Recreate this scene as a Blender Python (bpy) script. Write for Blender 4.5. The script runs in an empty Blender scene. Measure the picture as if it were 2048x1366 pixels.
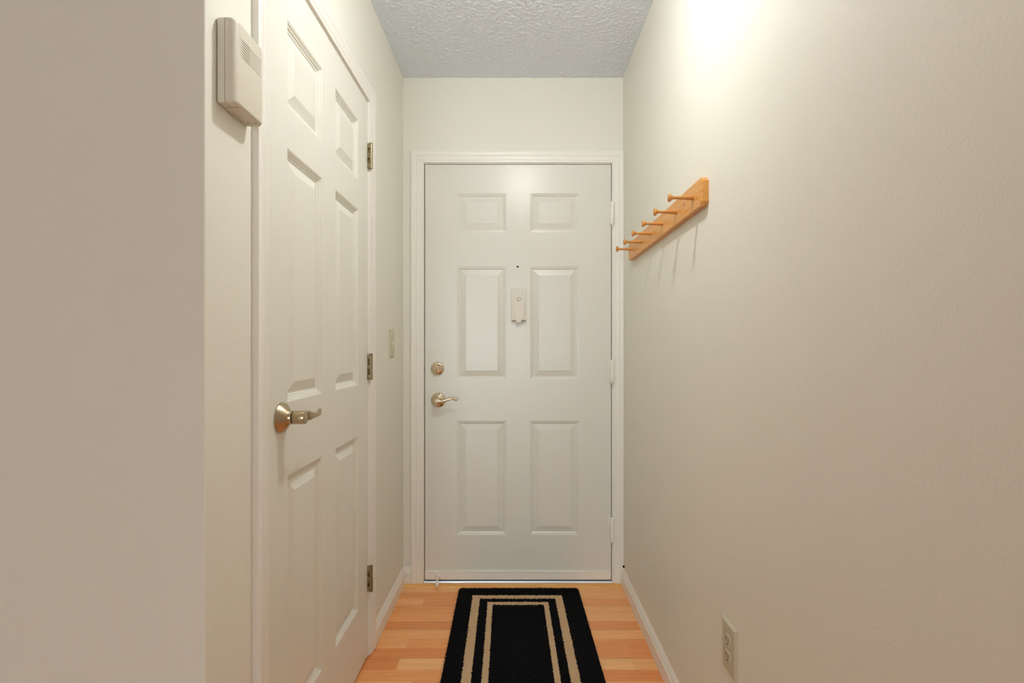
import bpy, bmesh, math, random
from mathutils import Vector, Matrix, noise
random.seed(7)
S = bpy.context.scene
COL = S.collection

# ------------------------------------------------------------------ camera, light, exposure
EYE = 1.155
cam_d = bpy.data.cameras.new('camera'); cam = bpy.data.objects.new('camera', cam_d); COL.objects.link(cam)
cam.location = (0, 0, EYE); cam.rotation_euler = (math.radians(90), 0, 0)
cam_d.sensor_width = 36; cam_d.lens = 18.0; cam_d.clip_start = 0.02
cam_d.shift_x = (1024 - 1034) / 2048.0
cam_d.shift_y = (694 - 683) / 2048.0
S.camera = cam
S.view_settings.view_transform = 'Standard'; S.view_settings.look = 'None'
S.view_settings.gamma = 1.0; S.view_settings.use_curve_mapping = False
S.view_settings.exposure = 0.33
S.cycles.max_bounces = 14; S.cycles.diffuse_bounces = 8; S.cycles.glossy_bounces = 5

W = bpy.data.worlds.new('world'); S.world = W; W.use_nodes = True
bg = W.node_tree.nodes['Background']; bg.inputs[0].default_value = (0.80, 0.90, 1.0, 1); bg.inputs[1].default_value = 1.8

LAMP_WARM = (0.99, 0.995, 0.945, 1)
LAMP_E = 325.0         # diffuser of the hall ceiling lamp
FILL_E = 1.0         # diffuser of the fill lamp added behind the camera
LAMP_POS = (0.04, 1.22)

# ------------------------------------------------------------------ place dimensions
XL, XR = -0.556, 0.5176      # hall walls
YE = 2.5                     # end wall
YC = 0.912                   # outside corner
ZC = 2.471                   # ceiling
BX, BY = -4.8, -8.0          # living room behind the camera

# ------------------------------------------------------------------ materials
def srgb(r, g, b):
    f = lambda c: (c/255/12.92) if c/255 <= .04045 else ((c/255+.055)/1.055)**2.4
    return (f(r), f(g), f(b), 1)

def mat(name, col, rough=.5, metal=0, spec=.5, bump=None, bump_scale=200, bump_dist=.001, detail=3, coat=0):
    m = bpy.data.materials.new(name); m.use_nodes = True
    nt = m.node_tree; b = nt.nodes['Principled BSDF']
    b.inputs['Base Color'].default_value = col; b.inputs['Roughness'].default_value = rough
    b.inputs['Metallic'].default_value = metal; b.inputs['Specular IOR Level'].default_value = spec
    b.inputs['Coat Weight'].default_value = coat
    if bump:
        tc = nt.nodes.new('ShaderNodeTexCoord')
        n = nt.nodes.new('ShaderNodeTexNoise'); n.inputs['Scale'].default_value = bump_scale; n.inputs['Detail'].default_value = detail
        bp = nt.nodes.new('ShaderNodeBump'); bp.inputs['Strength'].default_value = bump; bp.inputs['Distance'].default_value = bump_dist
        nt.links.new(tc.outputs['Object'], n.inputs['Vector'])
        nt.links.new(n.outputs['Fac'], bp.inputs['Height']); nt.links.new(bp.outputs['Normal'], b.inputs['Normal'])
    return m

M = {}
M['wall'] = mat('wall_paint', srgb(231, 229, 219), .62, spec=.3, bump=.35, bump_scale=190, bump_dist=.0012)
M['wall_bounce_cut'] = mat('bounce_cut_wall_paint', srgb(140, 134, 124), .7, spec=.3)  # unseen walls made dark to cut light bounced onto the front wall
M['ceiling'] = mat('ceiling_texture', srgb(229, 237, 249), .9, spec=.1, bump=.5, bump_scale=260, bump_dist=.002)
M['trim'] = mat('trim_paint', srgb(236, 233, 226), .33, spec=.5, bump=.12, bump_scale=60, bump_dist=.001)
M['door'] = mat('door_paint', srgb(222, 220, 212), .29, spec=.5, bump=.22, bump_scale=110, bump_dist=.0008)
M['closet'] = mat('closet_door_paint', srgb(228, 226, 217), .42, spec=.4, bump=.15, bump_scale=90, bump_dist=.0008)
M['plastic'] = mat('ivory_plastic', srgb(223, 217, 205), .45)
M['plastic_grey'] = mat('beige_plastic', srgb(212, 205, 191), .45)
M['outlet'] = mat('outlet_plastic', srgb(200, 194, 172), .4)
M['white'] = mat('white_plastic', srgb(232, 226, 222), .35)
M['nickel'] = mat('satin_nickel', srgb(186, 168, 138), .27, metal=1)
M['hinge'] = mat('antique_nickel', srgb(158, 144, 116), .33, metal=1)
M['chrome'] = mat('polished_nickel', srgb(222, 208, 182), .09, metal=1)
M['dark'] = mat('dark_gap', srgb(14, 11, 9), .8, spec=.1)
M['alu'] = mat('aluminium', srgb(200, 203, 214), .35, metal=1)
M['rug_black'] = mat('black_pile', srgb(11, 11, 13), .95, spec=.15)
M['rug_tan'] = mat('tan_pile', srgb(204, 174, 138), .95, spec=.1)
M['screw'] = mat('screw_steel', srgb(190, 186, 176), .3, metal=1)
M['glassy'] = mat('window_glass', (1, 1, 1, 1), .0)
M['glassy'].node_tree.nodes['Principled BSDF'].inputs['Transmission Weight'].default_value = 1.0

def emission(name, col, s):
    m = bpy.data.materials.new(name); m.use_nodes = True; nt = m.node_tree
    b = nt.nodes['Principled BSDF']; b.inputs['Base Color'].default_value = (.9, .88, .84, 1)
    b.inputs['Emission Color'].default_value = col; b.inputs['Emission Strength'].default_value = s
    return m
M['lamp'] = emission('lamp_glass', LAMP_WARM, LAMP_E)
M['fill_lamp'] = emission('fill_lamp_glass', (1, .97, .92, 1), FILL_E)

class NT:
    def __init__(s, name):
        s.m = bpy.data.materials.new(name); s.m.use_nodes = True; s.t = s.m.node_tree; s.b = s.t.nodes['Principled BSDF']
    def n(s, ty, **kw):
        x = s.t.nodes.new(ty)
        for k, v in kw.items():
            if k in ('operation', 'noise_dimensions', 'blend_type', 'data_type', 'interpolation_type'): setattr(x, k, v)
        return x
    def l(s, a, b): s.t.links.new(a, b)
    def math(s, op, a, b=None, c=None):
        x = s.n('ShaderNodeMath', operation=op)
        for i, v in enumerate((a, b, c)):
            if v is None: continue
            if isinstance(v, (int, float)): x.inputs[i].default_value = v
            else: s.l(v, x.inputs[i])
        return x.outputs[0]

def floor_material():
    k = NT('laminate_floor')
    tc = k.n('ShaderNodeTexCoord'); sp = k.n('ShaderNodeSeparateXYZ'); k.l(tc.outputs['Object'], sp.inputs[0])
    X, Y = sp.outputs[0], sp.outputs[1]
    rowf = k.math('DIVIDE', k.math('ADD', Y, -2.478 + 60 * .0645), .0645)
    row = k.math('FLOOR', rowf); rfr = k.math('FRACT', rowf)
    wn = k.n('ShaderNodeTexWhiteNoise', noise_dimensions='1D'); k.l(row, wn.inputs['W'])
    xf = k.math('DIVIDE', k.math('ADD', X, k.math('MULTIPLY', wn.outputs['Value'], 3.7)), .43)
    colu = k.math('FLOOR', xf); xfr = k.math('FRACT', xf)
    cb = k.n('ShaderNodeCombineXYZ'); k.l(row, cb.inputs[0]); k.l(colu, cb.inputs[1])
    w2 = k.n('ShaderNodeTexWhiteNoise', noise_dimensions='3D'); k.l(cb.outputs[0], w2.inputs['Vector'])
    cr = k.n('ShaderNodeValToRGB'); e = cr.color_ramp.elements
    e[0].position = 0; e[0].color = srgb(232, 150, 90); e[1].position = 1; e[1].color = srgb(248, 196, 138)
    x = cr.color_ramp.elements.new(.5); x.color = srgb(245, 174, 112)
    k.l(w2.outputs['Value'], cr.inputs[0])
    # grain, stretched along the boards, shifted per board
    mp = k.n('ShaderNodeCombineXYZ')
    k.l(k.math('MULTIPLY', X, 4.0), mp.inputs[0]); k.l(k.math('MULTIPLY', Y, 95.0), mp.inputs[1]); k.l(k.math('MULTIPLY', w2.outputs['Value'], 40), mp.inputs[2])
    g = k.n('ShaderNodeTexNoise'); g.inputs['Scale'].default_value = 1.0; g.inputs['Detail'].default_value = 5; g.inputs['Distortion'].default_value = 1.2
    k.l(mp.outputs[0], g.inputs['Vector'])
    gr = k.n('ShaderNodeValToRGB'); gr.color_ramp.elements[0].position = .32; gr.color_ramp.elements[0].color = (.86, .78, .70, 1)
    gr.color_ramp.elements[1].position = .62; gr.color_ramp.elements[1].color = (1.04, 1.03, 1.0, 1); k.l(g.outputs['Fac'], gr.inputs[0])
    mx = k.n('ShaderNodeMix', data_type='RGBA', blend_type='MULTIPLY'); mx.inputs[0].default_value = .8
    k.l(cr.outputs[0], mx.inputs[6]); k.l(gr.outputs[0], mx.inputs[7])
    # seams: every strip faint, every third strip a board joint
    third = k.math('LESS_THAN', k.math('MODULO', row, 3), .5)
    thin = k.math('LESS_THAN', rfr, .022)
    sA = k.math('MULTIPLY', thin, k.math('ADD', k.math('MULTIPLY', third, .38), .10))
    sB = k.math('MULTIPLY', k.math('LESS_THAN', xfr, .003), .16)
    seam = k.math('SUBTRACT', 1.0, k.math('MAXIMUM', sA, sB))
    m2 = k.n('ShaderNodeMix', data_type='RGBA', blend_type='MULTIPLY'); m2.inputs[0].default_value = 1
    k.l(mx.outputs[2], m2.inputs[6])
    cc = k.n('ShaderNodeCombineXYZ')
    for i in range(3): k.l(seam, cc.inputs[i])
    k.l(cc.outputs[0], m2.inputs[7]); k.l(m2.outputs[2], k.b.inputs['Base Color'])
    k.b.inputs['Roughness'].default_value = .3
    k.b.inputs['Specular IOR Level'].default_value = .45
    bp = k.n('ShaderNodeBump'); bp.inputs['Strength'].default_value = .12; bp.inputs['Distance'].default_value = .001
    k.l(g.outputs['Fac'], bp.inputs['Height']); k.l(bp.outputs['Normal'], k.b.inputs['Normal'])
    return k.m
M['floor'] = floor_material()

def wood_material(name, c0, c1, axis, rough=.35, scale=(6, 70)):
    k = NT(name)
    tc = k.n('ShaderNodeTexCoord'); sp = k.n('ShaderNodeSeparateXYZ'); k.l(tc.outputs['Object'], sp.inputs[0])
    cb = k.n('ShaderNodeCombineXYZ')
    for i in range(3): k.l(k.math('MULTIPLY', sp.outputs[i], scale[0] if i == axis else scale[1]), cb.inputs[i])
    g = k.n('ShaderNodeTexNoise'); g.inputs['Scale'].default_value = 1; g.inputs['Detail'].default_value = 6; g.inputs['Distortion'].default_value = 1.5
    k.l(cb.outputs[0], g.inputs['Vector'])
    cr = k.n('ShaderNodeValToRGB'); cr.color_ramp.elements[0].position = .3; cr.color_ramp.elements[0].color = c0
    cr.color_ramp.elements[1].position = .7; cr.color_ramp.elements[1].color = c1
    k.l(g.outputs['Fac'], cr.inputs[0]); k.l(cr.outputs[0], k.b.inputs['Base Color'])
    k.b.inputs['Roughness'].default_value = rough
    return k.m
M['oak'] = wood_material('golden_oak', srgb(206, 138, 62), srgb(226, 166, 88), 1)
M['peg'] = wood_material('peg_oak', srgb(196, 128, 56), srgb(214, 150, 76), 0)
M['strip'] = wood_material('threshold_oak', srgb(232, 166, 88), srgb(248, 196, 118), 0)

# ------------------------------------------------------------------ mesh helpers
def link(name, bm, m, parent=None, smooth=False, sharp=None):
    me = bpy.data.meshes.new(name); bmesh.ops.recalc_face_normals(bm, faces=bm.faces)
    bm.to_mesh(me); bm.free()
    for x in (m if isinstance(m, (list, tuple)) else [m]): me.materials.append(x)
    if smooth:
        for p in me.polygons: p.use_smooth = True
        if sharp is not None: me.set_sharp_from_angle(angle=math.radians(sharp))
    o = bpy.data.objects.new(name, me); COL.objects.link(o)
    if parent:
        o.parent = parent; o.matrix_parent_inverse = parent.matrix_world.inverted() if False else Matrix.Translation(parent_world(parent)).inverted()
    return o
def parent_world(p):
    v = Vector(p.location)
    return v
def tag(o, label=None, cat=None, group=None, kind=None):
    if label: o['label'] = label
    if cat: o['category'] = cat
    if group: o['group'] = group
    if kind: o['kind'] = kind
    return o
def thing(name, label, cat, loc, group=None):
    o = bpy.data.objects.new(name, None); COL.objects.link(o); o.location = loc; o.empty_display_size = .05
    return tag(o, label, cat, group)
def struct(name, bm, m, label, **kw):
    return tag(link(name, bm, m, **kw), label, None, None, 'structure')

def box(bm, x0, x1, y0, y1, z0, z1, bev=0, seg=2):
    vs = [bm.verts.new((x, y, z)) for x in (x0, x1) for y in (y0, y1) for z in (z0, z1)]
    fs = [(0, 1, 3, 2), (4, 6, 7, 5), (0, 4, 5, 1), (2, 3, 7, 6), (0, 2, 6, 4), (1, 5, 7, 3)]
    faces = [bm.faces.new([vs[i] for i in f]) for f in fs]
    if bev:
        es = list({e for f in faces for e in f.edges})
        bmesh.ops.bevel(bm, geom=es, offset=bev, segments=seg, affect='EDGES', profile=.5)
def loft(bm, rings, close=True, cap0=True, cap1=True):
    R = [[bm.verts.new(p) for p in r] for r in rings]
    n = len(R[0])
    for a, b in zip(R, R[1:]):
        for i in range(n if close else n - 1):
            j = (i + 1) % n
            bm.faces.new((a[i], a[j], b[j], b[i]))
    if cap0: bm.faces.new(R[0][::-1])
    if cap1: bm.faces.new(R[-1])
    return R
def frame_of(d):
    d = Vector(d).normalized(); up = Vector((0, 0, 1)) if abs(d.z) < .9 else Vector((1, 0, 0))
    a = d.cross(up).normalized(); b = d.cross(a).normalized()
    return a, b
def lathe(bm, base, axis, prof, n=32):
    """prof: (distance along axis, radius)"""
    a, b = frame_of(axis); ax = Vector(axis).normalized(); base = Vector(base)
    loft(bm, [[base + ax*t + (a*math.cos(2*math.pi*i/n) + b*math.sin(2*math.pi*i/n))*max(r, 1e-5) for i in range(n)] for t, r in prof])
def tube(bm, pts, rad, n=12):
    pts = [Vector(p) for p in pts]
    rings = []
    a = None
    for i, p in enumerate(pts):
        d = (pts[min(i+1, len(pts)-1)] - pts[max(i-1, 0)]).normalized()
        if a is None: a, _ = frame_of(d)
        a = (a - d*a.dot(d)).normalized(); b = d.cross(a)
        r = rad[i] if isinstance(rad, (list, tuple)) else rad
        rx, ry = r if isinstance(r, tuple) else (r, r)
        rings.append([p + a*math.cos(2*math.pi*k/n)*rx + b*math.sin(2*math.pi*k/n)*ry for k in range(n)])
    loft(bm, rings)
def smoothpath(pts, k=6):
    """Catmull-Rom through tuples of any length"""
    out = []
    P = [pts[0]] + list(pts) + [pts[-1]]
    for i in range(1, len(P) - 2):
        for s in range(k):
            t = s / k
            out.append(tuple(.5*((2*b) + (c-a)*t + (2*a-5*b+4*c-d)*t*t + (3*b-a-3*c+d)*t**3) for a, b, c, d in zip(P[i-1], P[i], P[i+1], P[i+2])))
    out.append(tuple(pts[-1]))
    return out
def new(): return bmesh.new()

# ------------------------------------------------------------------ room shell
b = new(); box(b, BX-.1, XR+.1, BY-.1, 2.62, -.05, 0)
struct('floor', b, M['floor'], 'orange toned laminate floor of narrow strips laid across the hall')

def ceiling():
    bm = new(); st = .004
    nx = int((XR - XL + .004) / st) + 1; y0 = YC; ny = int((YE - y0 + .004) / st) + 1
    V = []
    for j in range(ny + 1):
        row = []
        for i in range(nx + 1):
            x = XL - .002 + i*st; y = y0 + j*st
            n1 = noise.noise(Vector((x*115, y*115, .3))); n2 = noise.noise(Vector((x*190, y*190, 5.1)))
            h = max(0, n1 + .1) * .0046 + max(0, n2)*.0022
            if j == 0: h = 0
            row.append(bm.verts.new((x, y, ZC - h)))
        V.append(row)
    for j in range(ny):
        for i in range(nx): bm.faces.new((V[j][i], V[j][i+1], V[j+1][i+1], V[j+1][i]))
    box(bm, XL-.1, XR+.1, YC, 2.6, ZC+.002, ZC+.06)
    box(bm, BX-.1, XR+.1, BY-.1, YC, ZC, ZC+.06)
    return bm
struct('ceiling', ceiling(), M['ceiling'], 'pale grey ceiling with a rough sprayed texture', smooth=True, sharp=50)

b = new(); box(b, XR, XR+.1, BY-.1, 2.6, 0, ZC+.001)
struct('wall_right', b, M['wall'], 'long cream wall on the right with the peg rack and outlet')
# closet opening
CY0, CY1, CZ = 1.139, 1.904, 2.064       # closet door slab extents
JT = .018
b = new()
r = .0035                                # eased outside corner
plan = [(XL-.11, CY0-.003-JT), (XL, CY0-.003-JT)] + [(XL - r + r*math.cos(t), YC + r - r*math.sin(t)) for t in [math.pi/2*i/5 for i in range(6)]] + [(XL-.11, YC)]
loft(b, [[(x, y, 0) for x, y in plan], [(x, y, ZC+.001) for x, y in plan]])
box(b, XL-.11, XL, CY0-.003-JT, CY1+.003+JT, CZ+.003+JT, ZC+.001)
box(b, XL-.11, XL, CY1+.003+JT, 2.6, 0, ZC+.001)
struct('wall_left', b, M['wall'], 'cream hall wall on the left around the closet door', smooth=True, sharp=40)
b = new(); box(b, BX-.1, XL-.11, YC, YC+.11, 0, ZC+.001)
struct('wall_front', b, M['wall'], 'shaded cream wall facing the camera on the far left')
# end wall with opening
DX0, DX1, DZ0, DZ1 = -.4504, .4602, .0195, 2.046
b = new()
box(b, XL-.11, DX0-.003-JT, YE, YE+.12, 0, ZC+.001); box(b, DX1+.003+JT, XR, YE, YE+.12, 0, ZC+.001)
box(b, DX0-.003-JT, DX1+.003+JT, YE, YE+.12, DZ1+.003+JT, ZC+.001)
struct('wall_end', b, M['wall'], 'cream end wall around the entry door')
# living room behind the camera
b = new(); box(b, BX-.1, BX, BY-.1, YC, 0, ZC+.001); struct('wall_living_left', b, M['wall_bounce_cut'], 'unseen living room wall, taupe to cut bounced light')
WX0, WX1, WZ0, WZ1 = -2.3, .45, .12, 2.30
b = new()
box(b, BX, WX0, BY-.1, BY, 0, ZC); box(b, WX1, XR, BY-.1, BY, 0, ZC); box(b, WX0, WX1, BY-.1, BY, 0, WZ0); box(b, WX0, WX1, BY-.1, BY, WZ1, ZC)
struct('wall_back', b, M['wall_bounce_cut'], 'unseen living room wall with the window, taupe to cut bounced light')
b = new()
for x0, x1, z0, z1 in ((WX0, WX0+.05, WZ0, WZ1), (WX1-.05, WX1, WZ0, WZ1), (WX0, WX1, WZ0, WZ0+.05), (WX0, WX1, WZ1-.05, WZ1), (-.955, -.895, WZ0, WZ1)):
    box(b, x0, x1, BY-.08, BY-.03, z0, z1)
wf = struct('window_1', b, M['trim'], 'white framed living room window')
b = new(); box(b, WX0+.05, WX1-.05, BY-.058, BY-.052, WZ0+.05, WZ1-.05); link('pane', b, M['glassy'], wf)
pd = bpy.data.lights.new('window_daylight', 'AREA'); pd.shape = 'RECTANGLE'; pd.size = WX1-WX0; pd.size_y = WZ1-WZ0
pd.energy = 106; pd.color = (.76, .95, 1.0)
po = bpy.data.objects.new('window_daylight', pd); COL.objects.link(po); po.location = ((WX0+WX1)/2, BY+.01, (WZ0+WZ1)/2); po.rotation_euler = (math.radians(90), 0, 0)
# area lights shine along local -Z; turn it into the room (+Y)
po.rotation_euler = (math.radians(-90), 0, math.radians(180))
# closet interior
b = new(); box(b, -1.25, -1.2, YC+.11, 2.6, 0, ZC); box(b, -1.2, XL-.11, 2.55, 2.6, 0, ZC); box(b, -1.25, XL, YC+.11, 2.6, ZC+.001, ZC+.03)
struct('wall_closet', b, M['wall'], 'closet interior wall')

# ------------------------------------------------------------------ casings, jambs, baseboards
CAS = [(0, 0), (0, .007), (.003, .0085), (.010, .0088), (.012, .0105), (.018, .0125), (.026, .0135), (.030, .0118), (.033, .0118), (.037, .0145), (.046, .016), (.055, .016), (.058, .0145), (.058, 0)]
def casing(f, u0, u1, v1, lim=None, v0=0):
    """f(u, v, out) -> world; inner edge corners (u0, v1), (u1, v1)"""
    bm = new(); c = (lambda u: min(u, lim)) if lim else (lambda u: u)
    loft(bm, [[f(u0-a, v0, o) for a, o in CAS], [f(u0-a, v1+a, o) for a, o in CAS], [f(c(u1+a), v1+a, o) for a, o in CAS], [f(c(u1+a), v0, o) for a, o in CAS]])
    return bm
fE = lambda u, v, o: (u, YE - o, v)
fC = lambda u, v, o: (XL + o, u, v)
rv = .0045
t1 = struct('trim_1', casing(fE, DX0-.003-rv, DX1+.003+rv, DZ1+.003+rv, XR-.0005, v0=.006), M['trim'], 'moulded white casing around the entry door', smooth=True, sharp=28)
t2 = struct('trim_2', casing(fC, CY0-.003-rv, CY1+.003+rv, CZ+.003+rv, v0=.004), M['trim'], 'moulded white casing around the closet door', smooth=True, sharp=28)
def jamb(f, u0, u1, v1, face, depth, stop_at):
    bm = new()
    def bx(ua, ub, va, vb, oa, ob):
        p = [f(ua, va, oa), f(ub, vb, ob)]
        box(bm, *sorted((p[0][0], p[1][0])), *sorted((p[0][1], p[1][1])), *sorted((p[0][2], p[1][2])))
    bx(u0-.003-JT, u0-.003, 0, v1+.003, 0, -depth); bx(u1+.003, u1+.003+JT, 0, v1+.003, 0, -depth)
    bx(u0-.003-JT, u1+.003+JT, v1+.003, v1+.003+JT, 0, -depth)
    bx(u0-.003, u0+.010, 0, v1+.003, -stop_at, -depth); bx(u1-.010, u1+.003, 0, v1+.003, -stop_at, -depth)
    bx(u0-.003, u1+.003, v1-.010, v1+.003, -stop_at, -depth)
    return bm
t3 = struct('trim_3', jamb(fE, DX0, DX1, DZ1, 0, .12, .048), M['trim'], 'white jamb around the entry door')
b = new(); box(b, DX0-.0029, DX0-.0001, YE+.014, YE+.040, .016, DZ1+.003); box(b, DX1+.0001, DX1+.0029, YE+.014, YE+.040, .016, DZ1+.003); box(b, DX0-.0029, DX1+.0029, YE+.014, YE+.040, DZ1+.0001, DZ1+.0029)  # dark filler strips that paint the shade inside the door gap
link('gap_shade_strip', b, M['dark'], t3)
struct('trim_4', jamb(fC, CY0, CY1, CZ, 0, .11, .039), M['trim'], 'white jamb around the closet door')

BASE = [(0, 0), (.012, 0), (.012, .050), (.0132, .0515), (.0132, .0545), (.0110, .0570), (.0090, .0600), (.0086, .0640), (.0092, .0665), (.0075, .0700), (.0048, .0740), (.0030, .0790), (.0016, .0815), (0, .0825)]
b = new(); loft(b, [[(XR - o, y, z+.001) for o, z in BASE] for y in (BY, YE-.016)]); struct('baseboard_right', b, M['trim'], 'white moulded baseboard along the right wall', smooth=True, sharp=28)
b = new(); loft(b, [[(XL + o, y, z+.001) for o, z in BASE] for y in (CY1+.003+rv+.058, YE)]); struct('baseboard_left', b, M['trim'], 'white moulded baseboard beyond the closet door', smooth=True, sharp=28)
b = new(); loft(b, [[(XL + o, y, z+.001) for o, z in BASE] for y in (YC, CY0-.003-rv-.058)]); struct('baseboard_corner', b, M['trim'], 'white moulded baseboard between the outside corner and the closet casing', smooth=True, sharp=28)
b = new(); loft(b, [[(x, YE - o, z+.001) for o, z in BASE] for x in (XL+.004, DX0-.003-rv-.058)]); struct('baseboard_end', b, M['trim'], 'short white baseboard piece left of the entry door casing', smooth=True, sharp=28)
b = new(); loft(b, [[(x, YC - o, z+.001) for o, z in BASE] for x in (BX, XL)]); struct('baseboard_front', b, M['trim'], 'white moulded baseboard below the wall facing the camera', smooth=True, sharp=28)

# ------------------------------------------------------------------ panelled doors
def panel_door(f, U, V, T, us, vs, prof, edge=.0015):
    """slab: front face at out=0 with raised panels. us/vs: panel spans; prof: rings (inset, out)"""
    bm = new()
    ub = sorted({U[0], U[1], *[x for p in us for x in p]}); vb = sorted({V[0], V[1], *[x for p in vs for x in p]})
    cache = {}
    def vert(u, v, o):
        k = (round(u, 5), round(v, 5), round(o, 5))
        if k not in cache: cache[k] = bm.verts.new(f(u, v, o))
        return cache[k]
    pan = [(a, c) for a in us for c in vs]
    for i in range(len(ub)-1):
        for j in range(len(vb)-1):
            a, b_, c, d = ub[i], ub[i+1], vb[j], vb[j+1]
            if ((a, b_), (c, d)) in pan:
                prev = [(a, c), (b_, c), (b_, d), (a, d)]; po_ = 0
                for ins, o in prof:
                    cur = [(a+ins, c+ins), (b_-ins, c+ins), (b_-ins, d-ins), (a+ins, d-ins)]
                    for k in range(4):
                        l = (k+1) % 4
                        bm.faces.new([vert(*prev[k], po_), vert(*prev[l], po_), vert(*cur[l], o), vert(*cur[k], o)])
                    prev, po_ = cur, o
                bm.faces.new([vert(*p, po_) for p in prev])
            else:
                bm.faces.new([vert(a, c, 0), vert(b_, c, 0), vert(b_, d, 0), vert(a, d, 0)])
    # sides and back
    c0 = [(U[0], V[0]), (U[1], V[0]), (U[1], V[1]), (U[0], V[1])]
    for k in range(4):
        p, q = c0[k], c0[(k+1) % 4]
        if p[1] == q[1]: seq = [(u, p[1]) for u in (ub if p[0] < q[0] else ub[::-1])]
        else: seq = [(p[0], v) for v in (vb if p[1] < q[1] else vb[::-1])]
        bm.faces.new([vert(*s, 0) for s in seq] + [vert(*q, -T), vert(*p, -T)])
    bm.faces.new([vert(*p, -T) for p in c0])
    return bm
PE = [(.0020, -.0012), (.0040, -.0014), (.0045, -.0032), (.0085, -.0036), (.0090, -.0052), (.0135, -.0085), (.0160, -.0088), (.0175, -.0082), (.0400, -.0022), (.0420, -.0018), (.0432, -.0004)]
ue = [(-.2930, -.0520), (.0640, .3035)]
ve = [(.2370, .7940), (.9965, 1.5480), (1.7140, 1.9050)]
d1 = struct('door_1', panel_door(fE, (DX0+.0012, DX1-.0008), (DZ0, DZ1-.0008), .044, ue, ve, PE), M['door'], 'white six panel entry door at the end of the hall')
PC = [(.0010, -.0010), (.0040, -.0020), (.0050, -.0040), (.0100, -.0062), (.0110, -.0085), (.0165, -.0105), (.0175, -.0125), (.0200, -.0125), (.0460, -.0030), (.0475, -.0028)]
uc = [(1.2400, 1.4610), (1.5690, 1.7900)]
vc = [(.2330, .8430), (1.0220, 1.6360), (1.7400, 1.9480)]
d2 = struct('door_2', panel_door(fC, (CY0, CY1), (.010, CZ), .035, uc, vc, PC), M['closet'], 'white six panel closet door in the left wall')

# --- hardware of the entry door
def ex(px, out=0.0): return (px - 1034) * (YE - out) / 1024.0
def ez(py, out=0.0): return EYE - (py - 694) * (YE - out) / 1024.0
def hinge_painted(z):
    bm = new(); h = .116; x = .4622; y = YE - .011; r = .0120; g = .0009
    cuts = [z + h/2 - h*i/4 for i in range(5)]
    for i in range(4):
        t, bt = cuts[i]-g, cuts[i+1]+g
        if i == 0: prof = [(0, r), (t-bt-.008, r), (t-bt-.003, r*.85), (t-bt, r*.4)]
        else: prof = [(0, r), (t-bt, r)]
        if i == 3: prof = [(0, r*.45), (.003, r*.85), (.006, r), (t-bt, r)]
        lathe(bm, (x, y, bt), (0, 0, 1), prof, 20)
    lathe(bm, (x, y, z-h/2+.003), (0, 0, 1), [(0, r*.85), (h-.006, r*.85)], 16)
    lathe(bm, (x, y, z-h/2-.006), (0, 0, 1), [(0, .003), (.002, .005), (.007, .005)], 12)
    box(bm, x-.014, x, YE-.0035, YE+.001, z-h/2, z+h/2, .001)
    return bm
for z in (1.806, 1.036, .266):
    h = link('hinge', hinge_painted(z), M['trim'], d1, smooth=True, sharp=40); h['label'] = 'white painted butt hinge'
# sweep with screws
b = new(); box(b, DX0+.0015, DX1-.0015, YE-.006, YE+.0005, .0215, .064, .001); box(b, DX0+.002, DX1-.002, YE-.008, YE-.004, .058, .0635, .001)
sw = link('door_sweep', b, M['trim'], d1)
for px in (869.5, 891, 964.5, 1037, 1111, 1183, 1205):
    b = new(); lathe(b, (ex(px), YE-.006, ez(1150.5)), (0, -1, 0), [(-.001, .0042), (.0008, .0040), (.0016, .0028), (.0010, .0012), (.0010, 0)], 14)
    link('screw', b, M['trim'], sw, smooth=True)
# door stop
b = new(); x0 = ex(876)
lathe(b, (x0, YE-.006, .040), (.10, -1, -.13), [(0, .011), (.003, .0105), (.005, .0075), (.012, .0060), (.062, .0056), (.064, .0056)], 20)
dst = link('door_stop', b, M['white'], d1, smooth=True, sharp=50)
b = new(); dd = Vector((.10, -1, -.13)).normalized()
lathe(b, Vector((x0, YE-.006, .040)) + dd*.062, dd, [(0, .0050), (.001, .0085), (.010, .0090), (.014, .0075), (.016, .003)], 20)
link('rubber_tip', b, M['white'], dst, smooth=True, sharp=50)['label'] = 'pinkish white rubber tip'
# peephole
b = new(); px_, pz_ = ex(1035.3), ez(533.3)
lathe(b, (px_, YE, pz_), (0, -1, 0), [(-.001, .0075), (.0014, .0075), (.0022, .0068), (.0022, .0048), (-.0008, .0046)], 24); pe = link('peephole', b, M['trim'], d1, smooth=True, sharp=40)
b = new(); lathe(b, (px_, YE, pz_), (0, -1, 0), [(-.001, .0046), (.0010, .0045), (.0014, .003), (.0016, 0)], 20); link('lens', b, M['dark'], pe, smooth=True)
# deadbolt
bx_, bz_ = ex(875), ez(737)
b = new(); lathe(b, (bx_, YE+.0002, bz_), (0, -1, 0), [(0, .0325), (.002, .0330), (.005, .0325), (.0095, .0285), (.0120, .0200), (.0130, .0120), (.0135, .0100), (.014, .0085)], 48)
db = link('deadbolt', b, M['chrome'], d1, smooth=True, sharp=60)
b = new()
a = math.radians(52)
ux, uz = math.cos(a), math.sin(a)
def oval(c, L, Wd, y, n=24): return [(c[0] + ux*L*math.cos(t) - uz*Wd*math.sin(t), y, c[1] + uz*L*math.cos(t) + ux*Wd*math.sin(t)) for t in [2*math.pi*i/n for i in range(n)]]
loft(b, [oval((bx_, bz_), .0125, .0062, YE-.0125), oval((bx_, bz_), .0125, .0050, YE-.018), oval((bx_, bz_), .0160, .0042, YE-.026), oval((bx_, bz_), .0150, .0030, YE-.0295)])
link('thumb_turn', b, M['chrome'], db, smooth=True, sharp=50)
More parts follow.
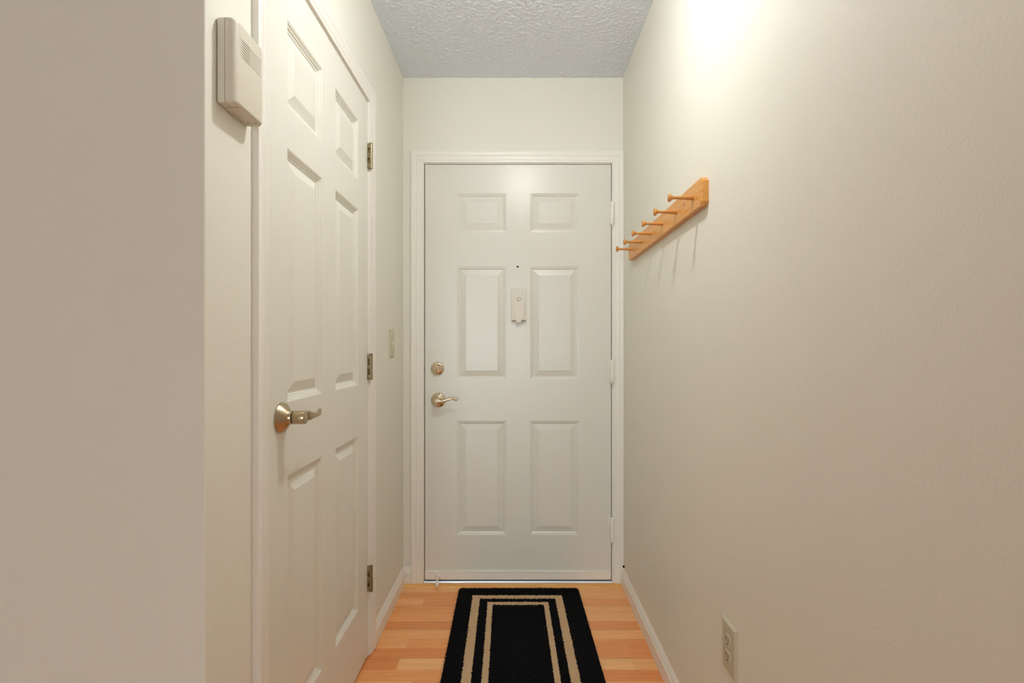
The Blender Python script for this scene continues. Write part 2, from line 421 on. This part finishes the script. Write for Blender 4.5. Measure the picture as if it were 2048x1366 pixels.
# entry lever
lx, lz = ex(877), ez(800)
b = new(); lathe(b, (lx, YE+.0002, lz), (0, -1, 0), [(0, .0362), (.003, .0365), (.0055, .0350), (.0070, .0325), (.0085, .0315), (.0110, .0260), (.0130, .0180), (.0160, .0155), (.030, .0145)], 48)
rose = link('lever_handle', b, M['chrome'], d1, smooth=True, sharp=50)
b = new(); lathe(b, (ex(875), YE-.0100, ez(791.5)), (0, -1, 0), [(-.003, .0030), (.0022, .0030), (.0028, .0022), (.0020, .0016), (.0020, 0)], 16); link('privacy_pin', b, M['hinge'], rose, smooth=True, sharp=40)
o_ = .055
kp = smoothpath([(868.5, 803, .0100), (873, 803.5, .0125), (881, 804.0, .0100), (889, 801.5, .0078), (897, 798.8, .0062), (903.5, 797.3, .0058), (908, 797.6, .0058), (911.2, 799.6, .0060), (911.6, 802.3, .0062)], 5)
b = new(); tube(b, [(ex(p, o_), YE-o_+.004*math.sin(i/len(kp)*3), ez(q, o_)) for i, (p, q, r_) in enumerate(kp)], [(r_*.9, r_) for _, _, r_ in kp], 16)
lathe(b, (lx-.004, YE-.012, lz-.003), (0, -1, 0), [(0, .0135), (.036, .0115), (.046, .0120), (.0485, .0105), (.049, 0)], 28)
lv = link('lever', b, M['chrome'], rose, smooth=True, sharp=70)
b = new(); lathe(b, (ex(871.2, .06), YE-.058, ez(802.3, .06)), (0, -1, 0), [(0, .0088), (.0045, .0088), (.0052, .0080), (.0052, .0066), (.0030, .0064), (.0030, .0030), (.0042, .0028), (.0042, 0)], 24)
link('lock_button', b, M['nickel'], rose, smooth=True, sharp=40)
b = new(); box(b, DX0-.0032, DX0-.0014, YE-.0008, YE+.03, lz-.030, lz+.030, .0004)
box(b, DX0-.0032, DX0-.0014, YE-.0008, YE+.03, bz_-.022, bz_+.022, .0004)
tag(link('strike_plate', b, M['hinge'], bpy.data.objects['trim_3']))

# --- hardware of the closet door
def hinge_closet(z):
    bm = new(); h = .092; X = XL + .0125; Y = CY1 + .0015; r = .0062
    n = 5; g = .0006
    for i in range(n):
        lathe(bm, (X, Y, z-h/2+h*i/n+g), (0, 0, 1), [(0, r), (h/n-2*g, r)], 20)
    lathe(bm, (X, Y, z-h/2+.001), (0, 0, 1), [(0, r*.86), (h-.002, r*.86)], 14)
    lathe(bm, (X, Y, z+h/2-.0005), (0, 0, 1), [(0, r*.9), (.001, r*1.08), (.003, r*1.05), (.0045, r*.6), (.005, .001)], 18)
    lathe(bm, (X, Y, z-h/2-.0025), (0, 0, 1), [(0, r*.6), (.001, r), (.003, r)], 18)
    # door leaf and jamb leaf wrapping towards the knuckle
    for i in range(n):
        z0, z1 = z-h/2+h*i/n+g, z-h/2+h*(i+1)/n-g
        if i % 2: box(bm, XL-.002, X-.001, Y+.0012, Y+.0038, z0, z1, .0004)
        else: box(bm, XL-.002, X-.001, Y-.0050, Y-.0022, z0, z1, .0004)
    box(bm, XL-.0022, XL+.0016, CY1-.0045, CY1+.0055, z-h/2, z+h/2, .0004)
    return bm
for z in (1.866, 1.081, .293):
    link('hinge', hinge_closet(z), M['hinge'], d2, smooth=True, sharp=35)['label'] = 'antique nickel butt hinge'
hy, hz = 1.206, .989
b = new(); lathe(b, (XL-.0005, hy, hz), (1, 0, 0), [(0, .0355), (.0035, .0358), (.0052, .0345), (.0085, .0335), (.0215, .0170), (.0235, .0160), (.0290, .0155)], 48)
rc = link('lever_handle', b, M['nickel'], d2, smooth=True, sharp=40); rc['label'] = 'satin nickel wave lever handle'
b = new(); lathe(b, (XL+.0275, hy, hz), (1, 0, 0), [(0, .0140), (.0036, .0140)], 32); link('collar', b, M['dark'], rc, smooth=True, sharp=40)
b = new(); lathe(b, (XL+.0300, hy, hz), (1, 0, 0), [(0, .0150), (.0008, .0156), (.0255, .0156), (.0280, .0150), (.0288, .0138), (.0288, 0)], 36)
stem = link('stem', b, M['nickel'], rc, smooth=True, sharp=40)
# wave blade: a ribbon that twists as it runs towards the hinges
b = new(); rings = []
#      y offset, x offset (out), z offset, half width, half thickness, twist from vertical-ish (deg)
key = [(-.006, .0500, .0105, .0050, .0040, 80), (.006, .0520, .0100, .0080, .0038, 62), (.018, .0545, .0055, .0105, .0032, 30), (.034, .0560, -.0005, .0108, .0028, 14), (.054, .0570, -.0020, .0072, .0024, 8), (.072, .0565, -.0030, .0062, .0024, 8), (.084, .0550, -.0005, .0085, .0030, 6), (.096, .0535, .0005, .0098, .0034, 4), (.103, .0528, .0006, .0084, .0034, 4), (.1065, .0524, .0006, .0045, .0022, 4)]
for yo, xo, zo, hw, ht, tw in smoothpath(key, 6):
    c = Vector((XL + xo, hy + yo, hz + zo)); t = math.radians(tw)
    A = Vector((math.sin(t), 0, math.cos(t))); B = Vector((math.cos(t), 0, -math.sin(t)))
    rings.append([c + A*hw*math.copysign(abs(math.cos(q))**.75, math.cos(q)) + B*ht*math.copysign(abs(math.sin(q))**.75, math.sin(q)) for q in [2*math.pi*i/20 for i in range(20)]])
loft(b, rings); link('lever', b, M['nickel'], rc, smooth=True, sharp=60)
b = new(); box(b, XL-.02, XL+.0010, CY0-.0032, CY0-.0010, hz-.028, hz+.028, .0006)
link('strike_plate', b, M['hinge'], bpy.data.objects['trim_4'])

# ------------------------------------------------------------------ threshold
b = new(); loft(b, [[(x, y, z) for y, z in ((YE-.006, .0005), (YE-.006, .010), (YE-.004, .0140), (YE+.003, .0150), (YE+.05, .0150), (YE+.12, .010), (YE+.12, .0005))] for x in (DX0-.0025, DX1+.0025)])
struct('trim_5', b, M['alu'], 'silver metal threshold under the entry door', smooth=True, sharp=30)
b = new(); loft(b, [[(x, y, z) for y, z in ((YE-.046, .0003), (YE-.0455, .0022), (YE-.040, .0048), (YE-.030, .0058), (YE-.0062, .0058), (YE-.0062, .0003))] for x in (XL+.0125, XR-.0125)])
struct('trim_6', b, M['strip'], 'light oak transition strip in front of the threshold', smooth=True, sharp=30)

# ------------------------------------------------------------------ peg rack
RX, RZ0, RZ1, RY0, RY1 = .4984, 1.539, 1.616, 1.382, 2.288
t = thing('peg_rack', 'golden oak coat rack board with six pegs screwed to the cream wall', 'coat rack', (XR, (RY0+RY1)/2, RZ0))
def board():
    bm = new(); c = .011; e = .0018
    base = [(RY0+c, RZ0), (RY1-c, RZ0), (RY1, RZ0+c), (RY1, RZ1-c), (RY1-c, RZ1), (RY0+c, RZ1), (RY0, RZ1-c), (RY0, RZ0+c)]
    cy, cz = (RY0+RY1)/2, (RZ0+RZ1)/2
    ins = [(y + (e if y < cy else -e), z + (e if z < cz else -e)) for y, z in base]
    loft(bm, [[(XR-.0003, y, z) for y, z in base], [(RX+e, y, z) for y, z in base], [(RX, y, z) for y, z in ins]])
    return bm
link('board', board(), M['oak'], t)
pegY = [1.450 + .1520*i for i in range(6)]; pz = 1.5775
proto = None
for i, y in enumerate(pegY):
    if proto is None:
        b = new(); y0 = y
        lathe(b, (RX+.002, y, pz), (-1, 0, 0), [(0, .0070), (.004, .0068), (.020, .0060), (.044, .0046), (.052, .0042), (.058, .0045), (.0625, .0070), (.0650, .0100), (.0670, .0116), (.0690, .0120), (.0710, .0112), (.0725, .0085), (.0732, .004), (.0733, 0)], 28)
        proto = link('peg', b, M['peg'], t, smooth=True, sharp=60)
    else:
        c = proto.copy(); COL.objects.link(c); c.parent = t; c.matrix_parent_inverse = proto.matrix_parent_inverse.copy(); c.location = (0, y - y0, 0)
for y in (1.5286, 2.133):
    b = new(); lathe(b, (RX+.0002, y, pz+.002), (-1, 0, 0), [(0, .0042), (.0006, .0042), (.0010, .0034), (.0003, .0016), (.0003, 0)], 18)
    link('screw', b, M['screw'], t, smooth=True, sharp=40)

# ------------------------------------------------------------------ door chime box on the left wall
cy0, cy1, cz0, cz1, cd = .9455, 1.0540, 1.607, 1.766, .036
t = thing('door_chime', 'beige plastic door chime box mounted on the wall beside the closet casing', 'door chime', (XL, (cy0+cy1)/2, cz0))
def rrect(y0, y1, z0, z1, r, n=6):
    P = []
    for cy, cz, a0 in ((y1-r, z1-r, 0), (y0+r, z1-r, 90), (y0+r, z0+r, 180), (y1-r, z0+r, 270)):
        for i in range(n+1):
            a_ = math.radians(a0 + 90*i/n); P.append((cy + r*math.cos(a_), cz + r*math.sin(a_)))
    return P
def shell(x0, x1, rad, ins0=0, bulge=True):
    """body with a rounded front and gently bowed sides"""
    bm = new(); rings = []
    for x, ins in ((x0, .0006), (x0+.001, 0), (x1-rad, 0)):
        rings.append([(x, y, z) for y, z in rrect(cy0+ins, cy1-ins, cz0+ins, cz1-ins, .004)])
    for i in range(1, 9):
        a_ = math.pi/2*i/8; dx = rad*math.sin(a_); di = rad*(1-math.cos(a_))
        rings.append([(x1-rad+dx, y, z) for y, z in rrect(cy0+di*1.0, cy1-di*1.0, cz0+di*.42, cz1-di*.42, .004+di*.3)])
    loft(bm, rings); return bm
b = new()
loft(b, [[(x, y, z) for y, z in rrect(cy0+i_, cy1-i_, cz0+i_, cz1-i_, .004)] for x, i_ in ((XL+.0005, .004), (XL+.0025, .004), (XL+.0028, .0004), (XL+.0155, 0), (XL+.0158, .0008))])
link('back_plate', b, M['plastic_grey'], t, smooth=True, sharp=40)
cover = link('cover', shell(XL+.0162, XL+cd, .0125), M['plastic_grey'], t, smooth=True, sharp=45)
b = new()
for i in range(7):
    z = 1.7350 - i*.0052
    for (ya, yb, hh) in ((.962, .9700, .0004), (.970, .996, .0010), (.996, 1.0385, .0005)):
        box(b, XL+cd-.001, XL+cd+.00015, ya, yb, z-hh, z+hh)
g = link('speaker_slots', b, mat('slot_shadow_plastic', srgb(128, 116, 98), .7), cover)
b = new(); box(b, XL+.010, XL+.031, cy0+.028, cy1-.028, cz0-.0010, cz0+.002, .0005); box(b, XL+.003, XL+.007, cy0+.040, cy1-.042, cz0-.0022, cz0+.002, .0004)
link('battery_door', b, M['plastic_grey'], t)
ms = mat('seam_plastic', srgb(110, 100, 84), .7)
for y in (cy0+.020, cy1-.019):
    b = new(); box(b, XL+.008, XL+.030, y-.0004, y+.0004, cz0-.00015, cz0+.001); link('seam', b, ms, t)

# ------------------------------------------------------------------ sensor on the entry door
sx, sz0, sz1, sw_ = ex(1037.5, .02), ez(640.5, .02), ez(577, .02), .0725
t = thing('door_alarm', 'small beige door alarm with a round button hung on the entry door', 'door alarm', (sx, YE, sz0))
b = new(); box(b, sx-sw_/2, sx+sw_/2, YE-.019, YE-.0003, sz0, sz1, .0022, 3); link('housing', b, M['plastic'], t, smooth=True, sharp=40)
b = new(); n = 22
def waist(k, s):  # curved cover outline, wider in the middle
    return (.0155 + .0115*math.sin(math.pi*min(1, .12+.72*k)) ) * s
out = [(sx + .001 + waist(i/n, 1)*.98, sz1-.001-(sz1-sz0-.003)*i/n) for i in range(n+1)] + [(sx + .001 - waist(i/n, 1)*.98, sz1-.001-(sz1-sz0-.003)*i/n) for i in range(n, -1, -1)]
mx_ = sx + .001
loft(b, [[(x, YE-.018, z) for x, z in out], [(x, YE-.0215, z) for x, z in out], [(mx_ + (x-mx_)*.93, YE-.0228, sz0+(z-sz0)*.985+.001) for x, z in out]])
cv = link('cover', b, M['plastic'], t, smooth=True, sharp=35)
b = new(); bxx, bzz = sx, ez(598.5, .023)
lathe(b, (bxx, YE-.0222, bzz), (0, -1, 0), [(-.001, .0108), (.0012, .0108), (.0018, .0100), (.0012, .0092), (-.0004, .0088)], 32); bt = link('button_ring', b, mat('ring_recess_shade', srgb(168, 158, 142), .5), cv, smooth=True, sharp=40)  # darker plastic puts the shade of the ring recess into the colour
b = new(); lathe(b, (bxx, YE-.0222, bzz), (0, -1, 0), [(-.001, .0085), (.0010, .0080), (.0018, .0055), (.0021, 0)], 28); link('button', b, M['plastic'], cv, smooth=True, sharp=60)
b = new(); box(b, sx-.0135, sx+.0125, YE-.024, YE-.004, sz0-.0120, sz0+.004, .002, 2); link('release_tab', b, M['plastic'], t, smooth=True, sharp=40)
b = new(); box(b, sx-sw_/2+.002, sx+sw_/2-.001, YE-.0175, YE-.0003, sz0-.0045, sz0+.001, .0006); link('base_lip', b, mat('lip_plastic', srgb(158, 148, 132), .5), t)

# ------------------------------------------------------------------ light switch
def bevel_plate(f, w, h, d, e):
    bm = new(); loft(bm, [[f(u*w/2, v*h/2, 0) for u, v in ((-1, -1), (1, -1), (1, 1), (-1, 1))], [f(u*w/2, v*h/2, d*.25) for u, v in ((-1, -1), (1, -1), (1, 1), (-1, 1))],
             [f(u*(w/2-e*.5), v*(h/2-e*.5), d*.82) for u, v in ((-1, -1), (1, -1), (1, 1), (-1, 1))], [f(u*(w/2-e), v*(h/2-e), d) for u, v in ((-1, -1), (1, -1), (1, 1), (-1, 1))]])
    return bm
wy, wz = 2.262, 1.171
t = thing('light_switch', 'ivory toggle light switch on the wall between closet casing and entry door', 'light switch', (XL, wy, wz-.06))
fS = lambda u, v, o: (XL + .0002 + o, wy + u, wz + v)
link('switch_plate', bevel_plate(fS, .076, .124, .0065, .006), M['outlet'], t)
b = new(); box(b, XL+.006, XL+.0078, wy-.006, wy+.006, wz-.013, wz+.013, .0006); fr = link('toggle_frame', b, M['plastic'], t)
b = new(); loft(b, [[(XL+.006, wy+u*.0045, wz+v*.009) for u, v in ((-1, -1), (1, -1), (1, 1), (-1, 1))], [(XL+.0185, wy+u*.0034, wz+.008+v*.0035) for u, v in ((-1, -1), (1, -1), (1, 1), (-1, 1))]]); link('toggle', b, M['plastic'], t)
for v in (.030, -.030):
    b = new(); lathe(b, (XL+.0062, wy, wz+v), (1, 0, 0), [(0, .0032), (.0008, .0030), (.0012, .0018), (.0012, 0)], 14); link('screw', b, M['outlet'], t, smooth=True, sharp=40)

# ------------------------------------------------------------------ wall outlet
oy0 = 1.240; ow, oh = .079, .124
oy, oz = oy0, .4255
t = thing('wall_outlet', 'ivory duplex electrical outlet low on the right wall', 'outlet', (XR, oy, oz-.062))
fO = lambda u, v, o: (XR - .0002 - o, oy + u, oz + v)
link('cover_plate', bevel_plate(fO, ow, oh, .0068, .0065), M['outlet'], t)
for v in (.0195, -.0195):
    bm = new(); N_ = 28; ring = []
    for i in range(N_):
        a_ = 2*math.pi*i/N_; ring.append((.0172*math.cos(a_), max(-.0140, min(.0140, .0172*math.sin(a_)))))
    loft(bm, [[fO(u, v+w_, .006) for u, w_ in ring], [fO(u, v+w_, .0082) for u, w_ in ring], [fO(u*.94, v+w_*.94, .0088) for u, w_ in ring]])
    rcp = link('receptacle', bm, M['outlet'], t, smooth=True, sharp=30)
    bm = new()
    for u, hh in ((-.0063, .0040), (.0063, .0046)):
        box(bm, XR-.0092, XR-.0080, oy+u-.0012, oy+u+.0012, oz+v+.003-hh, oz+v+.003+hh)
    lathe(bm, (XR-.0080, oy, oz+v-.0085), (-1, 0, 0), [(0, .0024), (.0012, .0024)], 14)
    link('socket_slots', bm, M['dark'], rcp)
b = new(); lathe(b, (XR-.0068, oy, oz), (-1, 0, 0), [(0, .0034), (.0009, .0032), (.0014, .0018), (.0014, 0)], 16); link('screw', b, M['screw'], t, smooth=True, sharp=40)

# ------------------------------------------------------------------ cable hole beside the entry casing
b = new(); lathe(b, (XR+.0005, 2.468, .0965), (-1, 0, 0), [(0, .0056), (.0030, .0056), (.0070, .0048), (.0080, .0034), (.0075, .0018), (.0075, 0)], 18)
tag(link('cable_plug', b, M['dark'], None, smooth=True, sharp=40), 'tiny black cable plug in the corner above the right baseboard by the entry door', 'cable plug')

# ------------------------------------------------------------------ rug
RUG = (-.001, 2.436, .019)      # origin at the middle of the back edge, rotation
def rug():
    bm = new(); st = .0022; L = .900; u0, u1 = -.2755, .2935
    nu = int((u1-u0)/st); nv = int(L/st); rnd = random.random
    ca, sa = math.cos(RUG[2]), math.sin(RUG[2])
    rc_ = .016
    V = []; keep = []
    for j in range(nv+1):
        row = []
        for i in range(nu+1):
            u = u0 + (u1-u0)*i/nu; v = L*j/nv
            du = min(u-u0, u1-u); dv = min(v, L-v)
            d = min(du, dv)
            if du < rc_ and dv < rc_: d = rc_ - math.hypot(rc_-du, rc_-dv)
            h = .0105*min(1, max(0, d/.006))**.5 if d > 0 else 0
            h += .0030*noise.noise(Vector((u*260, v*260, 0))) + (rnd()-.5)*.0050*(1 if d > .002 else .3)
            ju, jv = (rnd()-.5)*st*.8, (rnd()-.5)*st*.8
            if d <= .001: ju += (rnd()-.5)*.002
            if d <= 0: h = 0
            uu, vv = u+ju, -(v+jv)
            row.append((bm.verts.new((uu - vv*sa, vv, max(.0006, h))), d, u, v))
        V.append(row)
    for j in range(nv):
        for i in range(nu):
            q = (V[j][i], V[j][i+1], V[j+1][i+1], V[j+1][i])
            if max(x[1] for x in q) <= -.001: continue
            f = bm.faces.new([x[0] for x in q]); f.smooth = True
            u, v = q[0][2], q[0][3]
            w = .0016*noise.noise(Vector((u*120, v*120, 7))) + (rnd()-.5)*.0016
            def in_ring(a, b_):   # between outer rectangle a and inner rectangle b
                ins = lambda r_: r_[0]+w < u < r_[1]-w and r_[2]+w < v < L-r_[2]-w
                return ins(a) and not ins(b_)
            f.material_index = 1 if (in_ring((-.2055, .2050, .076), (-.1715, .1720, .107)) or in_ring((-.1345, .1375, .138), (-.1115, .1160, .163))) else 0
    # stray fibres along the long edges
    for k in range(240):
        left = k < 190
        u = u0 if left else u1; v = random.uniform(.01, L-.02)
        s = -1 if left else 1
        p = Vector((u + s*random.uniform(-.002, .0015), -v, random.uniform(.002, .009))); pts = [p]
        dr = Vector((s*random.uniform(.3, 1), random.uniform(-1, 1), random.uniform(-.2, .35))).normalized(); ln = random.uniform(.003, .010)
        for q in range(3):
            dr = (dr + Vector((random.uniform(-.5, .5), random.uniform(-.5, .5), random.uniform(-.4, .1)))).normalized(); n_ = pts[-1] + dr*ln/3; n_.z = max(.0008, n_.z); pts.append(n_)
        pts = [(x.x - x.y*sa, x.y, x.z) for x in pts]
        nb = len(bm.faces); tube(bm, pts, .00030, 3)
    return bm
def rug_link():
    bm = rug(); me = bpy.data.meshes.new('rug'); bm.to_mesh(me); bm.free()
    me.materials.append(M['rug_black']); me.materials.append(M['rug_tan'])
    o = bpy.data.objects.new('rug', me); COL.objects.link(o); o.location = (RUG[0], RUG[1], 0)
    return tag(o, 'black doormat rug with two tan border stripes lying before the entry door', 'rug')
rug_link()

# ------------------------------------------------------------------ hall ceiling lamp above the frame, added fill lamp behind the camera
def ceiling_lamp(x, y, label, m, R=.04, drop=.09):
    t = thing('ceiling_lamp', label, 'ceiling lamp', (x, y, ZC))
    b = new(); lathe(b, (x, y, ZC-.005), (0, 0, -1), [(0, .062), (.012, .062), (.020, .050), (.022, .010), (drop+.01, .010), (drop+.012, .02), (drop+.02, .02)], 32); link('stem', b, M['hinge'], t, smooth=True, sharp=40)
    b = new(); lathe(b, (x, y, ZC-drop-.005), (0, 0, -1), [(0, .02), (.006, R*.8), (.012, R*.97), (.018, R)] + [(.018+R*.4*math.sin(a_), R*math.cos(a_)) for a_ in [math.pi/2*i/8 for i in range(1, 8)]] + [(.018+R*.4, 0)], 32); link('glass_bowl', b, m, t, smooth=True)
ceiling_lamp(*LAMP_POS, 'round flush ceiling lamp in the hall above the picture', M['lamp'])
ceiling_lamp(-1.3, -2.2, 'unseen round fill lamp added in the living room behind the camera', M['fill_lamp'], .16)
